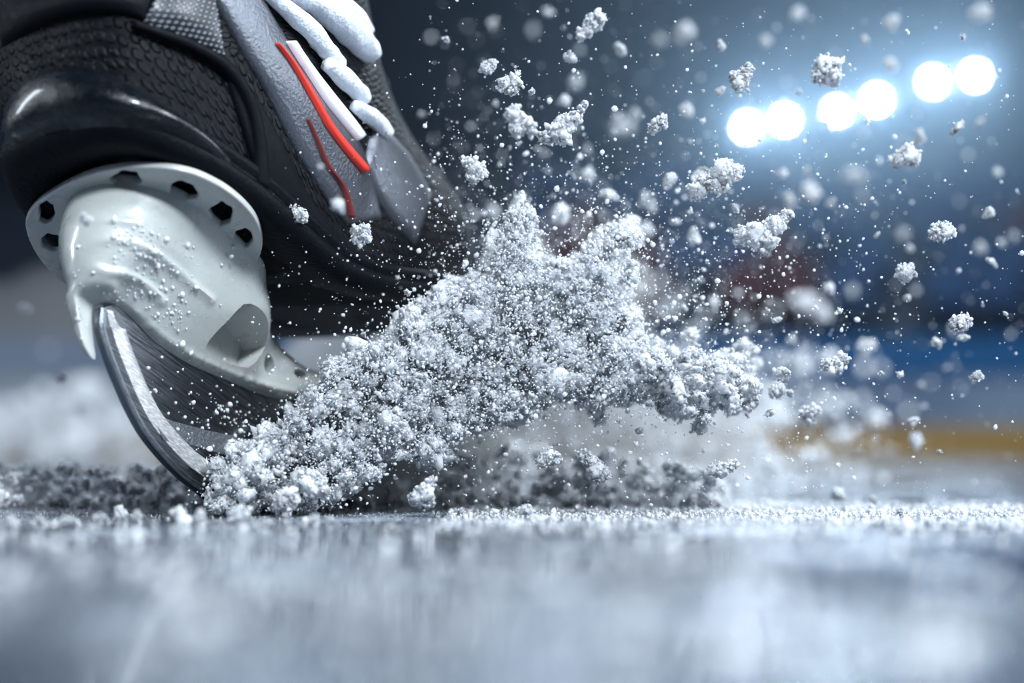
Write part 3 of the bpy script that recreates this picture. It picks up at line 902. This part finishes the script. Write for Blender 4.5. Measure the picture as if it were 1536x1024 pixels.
for i, (px, py, w, b, sg) in enumerate(soft):
    wd = ('blurred' if b > 11 else 'soft') if b > 7 else 'crisp'
    put(MID[i % 8] if b > 8 else FINE[i % 9], px, py, blurD(b, sg), w * (1.0 if b < 12 else .8),
        short('%s %s snow clump %s' % (size_word(w), wd, rel(px, py))), 'flying snow clumps', asp=R.uniform(.75, 1.1))

# the spray core: heaps of clumps thrown up by the blade
def inpoly(x, y, poly):
    c = False
    for (x1, y1), (x2, y2) in zip(poly, poly[1:] + poly[:1]):
        if (y1 > y) != (y2 > y) and x < (x2 - x1) * (y - y1) / (y2 - y1) + x1: c = not c
    return c
core = [(300, 745), (318, 712), (350, 672), (400, 648), (440, 608), (480, 570), (520, 545), (555, 515), (610, 480), (650, 445), (690, 415), (735, 400), (742, 340), (770, 305), (800, 340),
        (815, 390), (850, 400), (880, 370), (915, 340), (945, 330), (958, 380), (945, 440), (960, 500), (1000, 545), (1040, 560), (1080, 530), (1105, 560), (1080, 600), (1010, 615),
        (950, 600), (900, 610), (850, 590), (800, 620), (740, 640), (690, 655), (640, 690), (590, 690), (545, 720), (500, 750), (470, 768), (400, 776), (330, 770)]
rngp = np.random.default_rng(21)
VA, TA = [], 0
arrV, arrT, base_i = [], [], 0
variants = []
for i in range(10):
    V, T = clump_arrays(rand_cores(rngp, 5), 320, .062, rngp, I2, .6, OCT); variants.append((norm_unit(V), T))
light_var = []
for i in range(6):
    V, T = clump_arrays(rand_cores(rngp, 4), 80, .11, rngp, I1, .6, OCT); light_var.append((norm_unit(V), T))
def add_arr(store, V, T, c, r):
    Rm = rotm(rngp)
    store[0].append(((V * rngp.uniform(.65, 1.3, 3)) @ Rm.T) * r + np.array(c)); store[1].append(T + store[2][0]); store[2][0] += len(V)
pile = ([], [], [0])
cnt = 0
while cnt < 1500:
    x, y = rngp.uniform(290, 1110), rngp.uniform(300, 778)
    if not inpoly(x, y, core): continue
    # thickness of the spray in depth grows with height and distance from the blade
    left = max(0, min(1, (x - 300) / 500))
    D = .505 + .02 * left + abs(rngp.normal(0, .012 + .03 * left)) + (.02 if y > 700 else 0)
    up = 1 - min(1, max(0, (y - 300) / 470))
    w = rngp.lognormal(math.log(14 - 4 * up), .58)
    if y > 690: D = rngp.uniform(.50, .56)
    w = min(w, 30)
    c = at(x, y, D)
    r = w / F * D
    if c.z < r * .6: c.z = r * .6
    V, T = variants[rngp.integers(0, 10)] if w > 12 else light_var[rngp.integers(0, 6)]
    add_arr(pile, V, T, c, r); cnt += 1
# loose snow banked on the ice behind the blade, and crumbs in front
bank = ([], [], [0])
for k in range(420):
    x = rngp.uniform(-60, 330); D = rngp.uniform(.56, .70)
    top = 700 + 12 * noise.noise(Vector((x * .02, 3.1, 0))) + rngp.uniform(0, 70)
    c = at(x, top, D); r = rngp.uniform(7, 15) / F * D
    c.z = max(c.z, r * .5)
    V, T = light_var[rngp.integers(0, 6)]; add_arr(bank, V, T, c, r)
for k in range(1100):
    x = rngp.uniform(330, 1080); D = rngp.uniform(.57, .80)
    y = rngp.uniform(700 - 26 * math.sin(math.pi * (x - 330) / 750) + 10 * noise.noise(Vector((x * .02, 7.1, 0))), 774)
    if y < 712 and rngp.random() < .5: continue
    c = at(x, y, D); r = min(20, rngp.lognormal(math.log(12), .4)) / F * D
    c.z = max(c.z, r * .5)
    V, T = light_var[rngp.integers(0, 6)]; add_arr(bank, V, T, c, r)
for k in range(260):
    x, y, D = rngp.normal(1045, 45), rngp.normal(575, 26), rngp.normal(.54, .02)
    r = min(22, rngp.lognormal(math.log(11), .45)) / F * D
    V, T = variants[rngp.integers(0, 10)]; add_arr(pile, V, T, at(x, y, D), r)
pm = npmesh('snow_spray', np.vstack(pile[0]), np.vstack(pile[1])); pm.materials.append(SNOW)
po = bpy.data.objects.new('snow_spray', pm); col.objects.link(po)
tag(po, 'dense white plume of scraped snow thrown up by the blade', 'snow spray', kind='stuff')

mist = ([], [], [0])
for k in range(900):
    D = rngp.uniform(.85, 1.7)
    if rngp.random() < .15: x, y, D = rngp.normal(90, 120), rngp.normal(640, 40), rngp.uniform(2, 3)
    else: x, y = rngp.normal(1040, 130), rngp.normal(640, 70)
    if y > 678 + EYE / D * F - 6: y = 678 + EYE / D * F - 6
    c = at(x, y, D); r = rngp.lognormal(math.log(7), .5) / F * D * (2 if D > 1.9 else 1)
    add_arr(mist, I1[0], I1[1], c, r * .8)
pm = npmesh('drifting_snow', np.vstack(mist[0]), np.vstack(mist[1])); pm.materials.append(SNOW)
def fog(name, blobs, density, label, seed):
    # soft-edged cloud: one closed lumpy shell round several balls (px, py, distance, radius px)
    cs = [(at(x, y, d), r_ / F * d) for x, y, d, r_ in blobs]
    mb = bpy.data.metaballs.new(name); mb.resolution = .006 * max(1, blobs[0][2] / .6); mb.threshold = .12
    o = bpy.data.objects.new('tmp_' + name, mb); col.objects.link(o)
    for c_, r_ in cs:
        e = mb.elements.new(); e.co = c_; e.radius = r_ * 1.25
    dg = bpy.context.evaluated_depsgraph_get(); me = bpy.data.meshes.new_from_object(o.evaluated_get(dg))
    bpy.data.objects.remove(o)
    m = M(name)
    v_ = m.n('ShaderNodeVolumeScatter', {'Color': (1, 1, 1, 1), 'Density': density, 'Anisotropy': .2})
    m.t.links.new(v_.outputs[0], m.out.inputs['Volume'])
    for v__ in me.vertices: v__.co.z = max(v__.co.z, .0012)
    me.materials.clear()
    return tag(link(name, me, m.m), label, 'snow mist', kind='stuff')
fog('snow_mist', [(470, 700, .60, 80), (580, 650, .60, 100), (690, 580, .61, 120), (790, 510, .62, 130), (870, 560, .63, 130), (960, 620, .64, 120), (1050, 650, .65, 90), (860, 680, .62, 80), (700, 690, .61, 60), (780, 400, .62, 60), (930, 430, .63, 60)],
    16.0, 'soft white mist of snow dust hanging inside the spray', 1)
fog('snow_haze', [(-40, 620, 1.5, 130), (60, 600, 1.5, 120), (160, 630, 1.5, 100), (0, 520, 1.5, 90), (300, 650, 1.5, 70), (-150, 620, 1.5, 120), (-80, 500, 1.5, 110), (90, 500, 1.5, 110), (180, 520, 1.5, 90)],
    2.2, 'blurred pale snow dust drifting far left behind the blade', 2)
fog('snow_haze', [(500, 640, 1.2, 70), (600, 630, 1.2, 90), (700, 640, 1.2, 100), (800, 635, 1.2, 100), (900, 630, 1.2, 100), (1000, 645, 1.2, 80), (1080, 660, 1.2, 60), (480, 560, 1.2, 70), (560, 520, 1.2, 75), (640, 480, 1.2, 70), (430, 600, 1.2, 60)],
    26.0, 'pale blurred snow dust drifting low behind the spray', 3)
po = bpy.data.objects.new('drifting_snow', pm); col.objects.link(po)
tag(po, 'blurred drifting snow in the air behind the skate and the spray', 'drifting snow', kind='stuff')
pm = npmesh('loose_snow', np.vstack(bank[0]), np.vstack(bank[1])); pm.materials.append(SNOW)
po = bpy.data.objects.new('loose_snow', pm); col.objects.link(po)
tag(po, 'low ragged bank of loose snow on the ice behind the blade', 'snow', kind='stuff')

# individual flying clumps around the plume
def dens(px, py):
    d = math.hypot((px - 860) / 420, (py - 440) / 330)
    v = math.exp(-d * d * 1.1)
    if px < 620: v *= max(0, (px - 380) / 240) * .6
    return v
cnt = 0
while cnt < 205:
    px, py = R.uniform(30, 1536), R.uniform(0, 770)
    v = dens(px, py) + (.05 if px > 640 else .012)
    if px > 1000 and py < 650: v += .16
    if py > 690: v *= .5
    if R.random() > v: continue
    w = min(34, R.lognormvariate(math.log(12), .5))
    if R.random() < .45: b = R.uniform(0, 7)
    else: b = R.uniform(8, 32)
    sg = -1 if (R.random() < .12 and b < 20) else 1
    if px < 620 and sg > 0 and b > 6: b = R.uniform(0, 5)
    if min(math.hypot(px - a, py - b_) for a, b_, _n in spots) < 34: cnt += 1; continue
    wd = 'crisp' if b <= 7 else 'blurred'
    put((FINE[cnt % 9] if w > 18 else MID[cnt % 8]) if b < 8 else MID[cnt % 8] if w > 10 else SPECK[cnt % 6], px, py, blurD(b, sg), w,
        short('%s %s snow clump %s' % (size_word(w), wd, rel(px, py))), 'flying snow clumps', asp=R.uniform(.7, 1.1))
    cnt += 1

# powder: fine grains through the air
N = 15000
px = np.concatenate([rngp.normal(800, 230, N), rngp.uniform(560, 1536, 1500), rngp.normal(480, 130, 300)])
py = np.concatenate([rngp.normal(480, 150, N), rngp.uniform(0, 760, 1500), rngp.normal(560, 90, 300)])
D = np.where(rngp.random(len(px)) < .5, rngp.normal(.52, .02, len(px)), .5 + np.abs(rngp.normal(0, .28, len(px))))
wpx = np.clip(rngp.lognormal(math.log(1.7), .6, len(px)), .8, 9)
ok = (D > .40) & (py < 772) & (px > 330) & ((px > 640) | ((D < .535) & (rngp.random(len(px)) < .5)))
px, py, D, wpx = px[ok], py[ok], D[ok], wpx[ok]
cen = np.stack([(px - 768) / F * D, D, EYE + (HOR - py) / F * D], 1)
ok = cen[:, 2] > .001
V, T = scatter(cen[ok], (wpx / 2 / F * D)[ok], I1, rngp, .3, .1)
pm = npmesh('snow_powder', V, T); pm.materials.append(SNOW)
po = bpy.data.objects.new('snow_powder', pm); col.objects.link(po)
tag(po, 'fine snow powder sparkling in the air around the spray', 'snow powder', kind='stuff')

fx, fy = [], []
while len(fx) < 16000:
    x, y = rngp.uniform(280, 1130), rngp.uniform(280, 776)
    j = rngp.normal(0, 14, 2)
    if inpoly(x + j[0], y + j[1], core): fx.append(x); fy.append(y)
fx, fy = np.array(fx), np.array(fy)
fd = .497 + .02 * np.clip((fx - 300) / 500, 0, 1) + np.abs(rngp.normal(0, .012, len(fx)))
fw = np.clip(rngp.lognormal(math.log(2.3), .5, len(fx)), .8, 8)
cen = np.stack([(fx - 768) / F * fd, fd, EYE + (HOR - fy) / F * fd], 1)
ok = cen[:, 2] > .0015
V, T = scatter(cen[ok], (fw / 2 / F * fd)[ok], I1, rngp, .45, .15)
pm = npmesh('spray_grains', V, T); pm.materials.append(SNOW)
po = bpy.data.objects.new('spray_grains', pm); col.objects.link(po)
tag(po, 'loose white grains peeling off the outside of the spray', 'snow grains', kind='stuff')

# melted specks clinging to the holder and the blade
sp, sr = [], []
for (mx, my, sx_, sy_, k_) in ((205, 365, 22, 20, 60), (235, 395, 22, 16, 50), (262, 470, 14, 26, 45), (190, 440, 16, 12, 30), (230, 420, 60, 60, 60), (270, 600, 60, 45, 120), (290, 680, 30, 20, 70), (340, 620, 30, 20, 60), (120, 440, 5, 50, 16)):
    for _ in range(k_):
        x, y = R.gauss(mx, sx_), R.gauss(my, sy_)
        loc, nor, _i, _d = htree.ray_cast(O, ray(x, y), 2)
        if loc is None:
            q = hit(x, y, C + s * .0016, s)
            u_, v_ = (q - C).dot(t), (q - C).dot(n)
            if u_ < .012 or v_ > interp(u_, [b_[0] for b_ in bl[:60]], [b_[1] for b_ in bl[:60]]) - .010: continue
            loc, nor = q, s
        sp.append(tuple(loc + nor * .0001)); sr.append(R.lognormvariate(math.log(.00026), .5))
V, T = scatter(np.array(sp), np.array(sr), I2, rngp, .3, .05)
pm = npmesh('melting_specks', V, T); pm.materials.append(SNOW)
po = bpy.data.objects.new('melting_specks', pm); col.objects.link(po)
tag(po, 'tiny melting snow specks clinging to the holder and blade', 'snow specks', kind='stuff')

# frost grains on the ice around the cut
N = 17000
gx = rngp.uniform(-.20, .26, N); gy = np.clip(rngp.normal(.53, .06, N), .30, .9)
rr = rngp.lognormal(math.log(.00022), .5, N) * (.5 + .9 * (gx > -.02))
V, T = scatter(np.stack([gx, gy, rr * .4], 1), rr, OCT, rngp, .3)
pm = npmesh('frost_grains', V, T); pm.materials.append(SNOW)
po = bpy.data.objects.new('frost_grains', pm); col.objects.link(po)
tag(po, 'fine frost grains strewn on the ice around the cut', 'frost', kind='stuff')

# snow crumbs scattered over the near ice, too many to tell apart in the blur
cx_, cy_, cr_ = [], [], []
for _ in range(80):
    dd = rngp.uniform(.16, .46); xx = rngp.uniform(-.34, .34) * dd; k_ = int(rngp.integers(2, 26)); sp_ = rngp.uniform(.002, .012) * dd / .3
    for _k in range(k_):
        cx_.append(xx + rngp.normal(0, sp_ * 1.6)); cy_.append(dd + rngp.normal(0, sp_)); cr_.append(rngp.lognormal(math.log(.00032 * (.45 + dd)), .6))
for (px, py, k_, r_) in ((940, 952, 9, .0007), (828, 882, 6, .0005), (1096, 965, 16, .0008), (1376, 975, 26, .0011), (1440, 955, 10, .0008), (302, 930, 8, .0007), (1138, 880, 7, .0006), (445, 872, 6, .0006), (530, 930, 7, .0005), (215, 970, 9, .0006), (1210, 990, 8, .0006)):
    dd = EYE * F / (py - HOR); xx = (px - 768) / F * dd
    for _k in range(k_):
        cx_.append(xx + rngp.normal(0, .0016)); cy_.append(dd + rngp.normal(0, .0018)); cr_.append(r_ * rngp.uniform(.6, 1.2))
cr_ = np.array(cr_)
V, T = scatter(np.stack([np.array(cx_), np.array(cy_), cr_ * .5], 1), cr_, I2, rngp, .3, .08)
pm = npmesh('scattered_crumbs', V, T); pm.materials.append(SNOW)
po = bpy.data.objects.new('scattered_crumbs', pm); col.objects.link(po)
tag(po, 'countless snow crumbs blurred on the near ice', 'snow crumbs', kind='stuff')

# crumbs lying on the ice in front of the cut
crumbs = [(18, 786, 26), (60, 782, 22), (100, 786, 28), (150, 782, 30), (180, 776, 34), (205, 780, 26), (265, 780, 40), (300, 784, 34), (360, 780, 46), (380, 790, 20), (400, 786, 22),
          (470, 784, 30), (495, 780, 18), (580, 792, 16), (690, 768, 18), (1350, 770, 20), (140, 792, 16), (230, 790, 16)]
for i, (px, py, w) in enumerate(crumbs):
    D = EYE * F / (py + 4 - HOR)
    o = put(MID[i % 8], px, py, D, w, 'snow crumb lying on the ice in front of the cut', 'snow crumbs on the ice', name='snow_crumb', cat='snow crumb', asp=.7)
    o.location.z = w / 2 / F * D * .55
# frosted white beads near the lens, their colour standing in for bright glints
BEAD = simple('clear_ice_bead', (.92, .95, 1), .05, 0, IOR=1.31, Transmission_Weight=.6)
bead = pymesh('glint_bead', [tuple(v * (1, 1, .6)) for v in I3[0]], [tuple(int(k) for k in f) for f in I3[1]])
bead.materials.append(SNOW); bead.polygons.foreach_set('use_smooth', [True] * len(bead.polygons))
for (px, py, w) in [(940, 952, 44), (1096, 960, 50), (1376, 975, 70), (1440, 960, 50), (302, 940, 44), (828, 880, 26), (1138, 880, 26)]:
    D = EYE * F / (py + 4 - HOR)
    o = bpy.data.objects.new('glint_bead', bead); col.objects.link(o); r = w / 2 / F * D
    o.location = (at(px, py, D).x, D, r * .35); o.scale = (r, r, r)
    tag(o, 'frosted white bead standing in for a glint on the near ice', 'ice bead', 'white glint beads on the near ice')

# ------------------------------------------------------------------ lights
def area(name, loc, target, size, energy, color=(.82, .91, 1), sizey=None):
    l = bpy.data.lights.new(name, 'AREA'); l.energy = energy; l.color = color; l.size = size
    if sizey: l.shape = 'RECTANGLE'; l.size_y = sizey
    o = bpy.data.objects.new(name, l); col.objects.link(o); o.location = loc
    o.rotation_euler = (Vector(target) - Vector(loc)).to_track_quat('-Z', 'Y').to_euler(); return o
area('key_light_front', (.38, -.75, 1.2), (0, .55, .05), .22, 54)  # added key light close above the skate, out of view
area('key_light_right', (1.8, -.4, 1.8), (0, .6, .05), .5, 75)  # second key light, added at the right out of view
area('rim_light_back', (1.2, 3.4, 2.6), (0, .6, 0), .8, 60)  # backlight added to rim the snow, not a fixture of the hall
area('highlight_light_left', (-2.6, .6, 1.1), (-.1, .5, .08), .22, 30, sizey=1.0)  # unseen strip light added for highlights on boot and holder
area('ice_light_far', (2, 8, 9.5), (2, 8.5, 0), 3, 1300, (.75, .87, 1))  # unseen light added overhead to brighten the far ice

def reflect(px, py):
    d = ray(px, py); q = hit(px, py, C + s * .0013, s)
    return q, d - s * 2 * d.dot(s)
q = hit(190, 560, C + s * .0018, s)
nn_ = (s * math.cos(math.radians(12)) - t * math.sin(math.radians(12)))
d_ = ray(190, 560); d_ = d_ - nn_ * 2 * d_.dot(nn_)
area('blade_glint_light', q + d_ * 2.2, q, .28, 30, sizey=.9)  # added strip light, aimed to mirror in the blade's bevel

w = bpy.data.worlds.new('world'); sc.world = w; w.use_nodes = True
w.node_tree.nodes['Background'].inputs[0].default_value = (.10, .16, .27, 1)
w.node_tree.nodes['Background'].inputs[1].default_value = .42

# ------------------------------------------------------------------ camera
cam = bpy.data.cameras.new('camera'); co = bpy.data.objects.new('camera', cam); col.objects.link(co)
cam.sensor_width = 36; cam.lens = F * 36 / 1536
cam.shift_y = (HOR - 512) / 1536
co.location = (0, 0, EYE); co.rotation_euler = (math.radians(90), 0, 0)
cam.clip_start = .005; cam.clip_end = 200
cam.dof.use_dof = True; cam.dof.focus_distance = .515
cam.dof.aperture_fstop = cam.lens / 12.0
sc.camera = co
sc.view_settings.view_transform = 'Standard'; sc.view_settings.look = 'None'
sc.view_settings.exposure = -.22; sc.view_settings.gamma = 1; sc.view_settings.use_curve_mapping = False
sc.cycles.max_bounces = 6; sc.cycles.diffuse_bounces = 4; sc.cycles.glossy_bounces = 4; sc.cycles.transmission_bounces = 4; sc.cycles.volume_bounces = 0
sc.cycles.use_denoising = True
sc.cycles.sample_clamp_indirect = 4
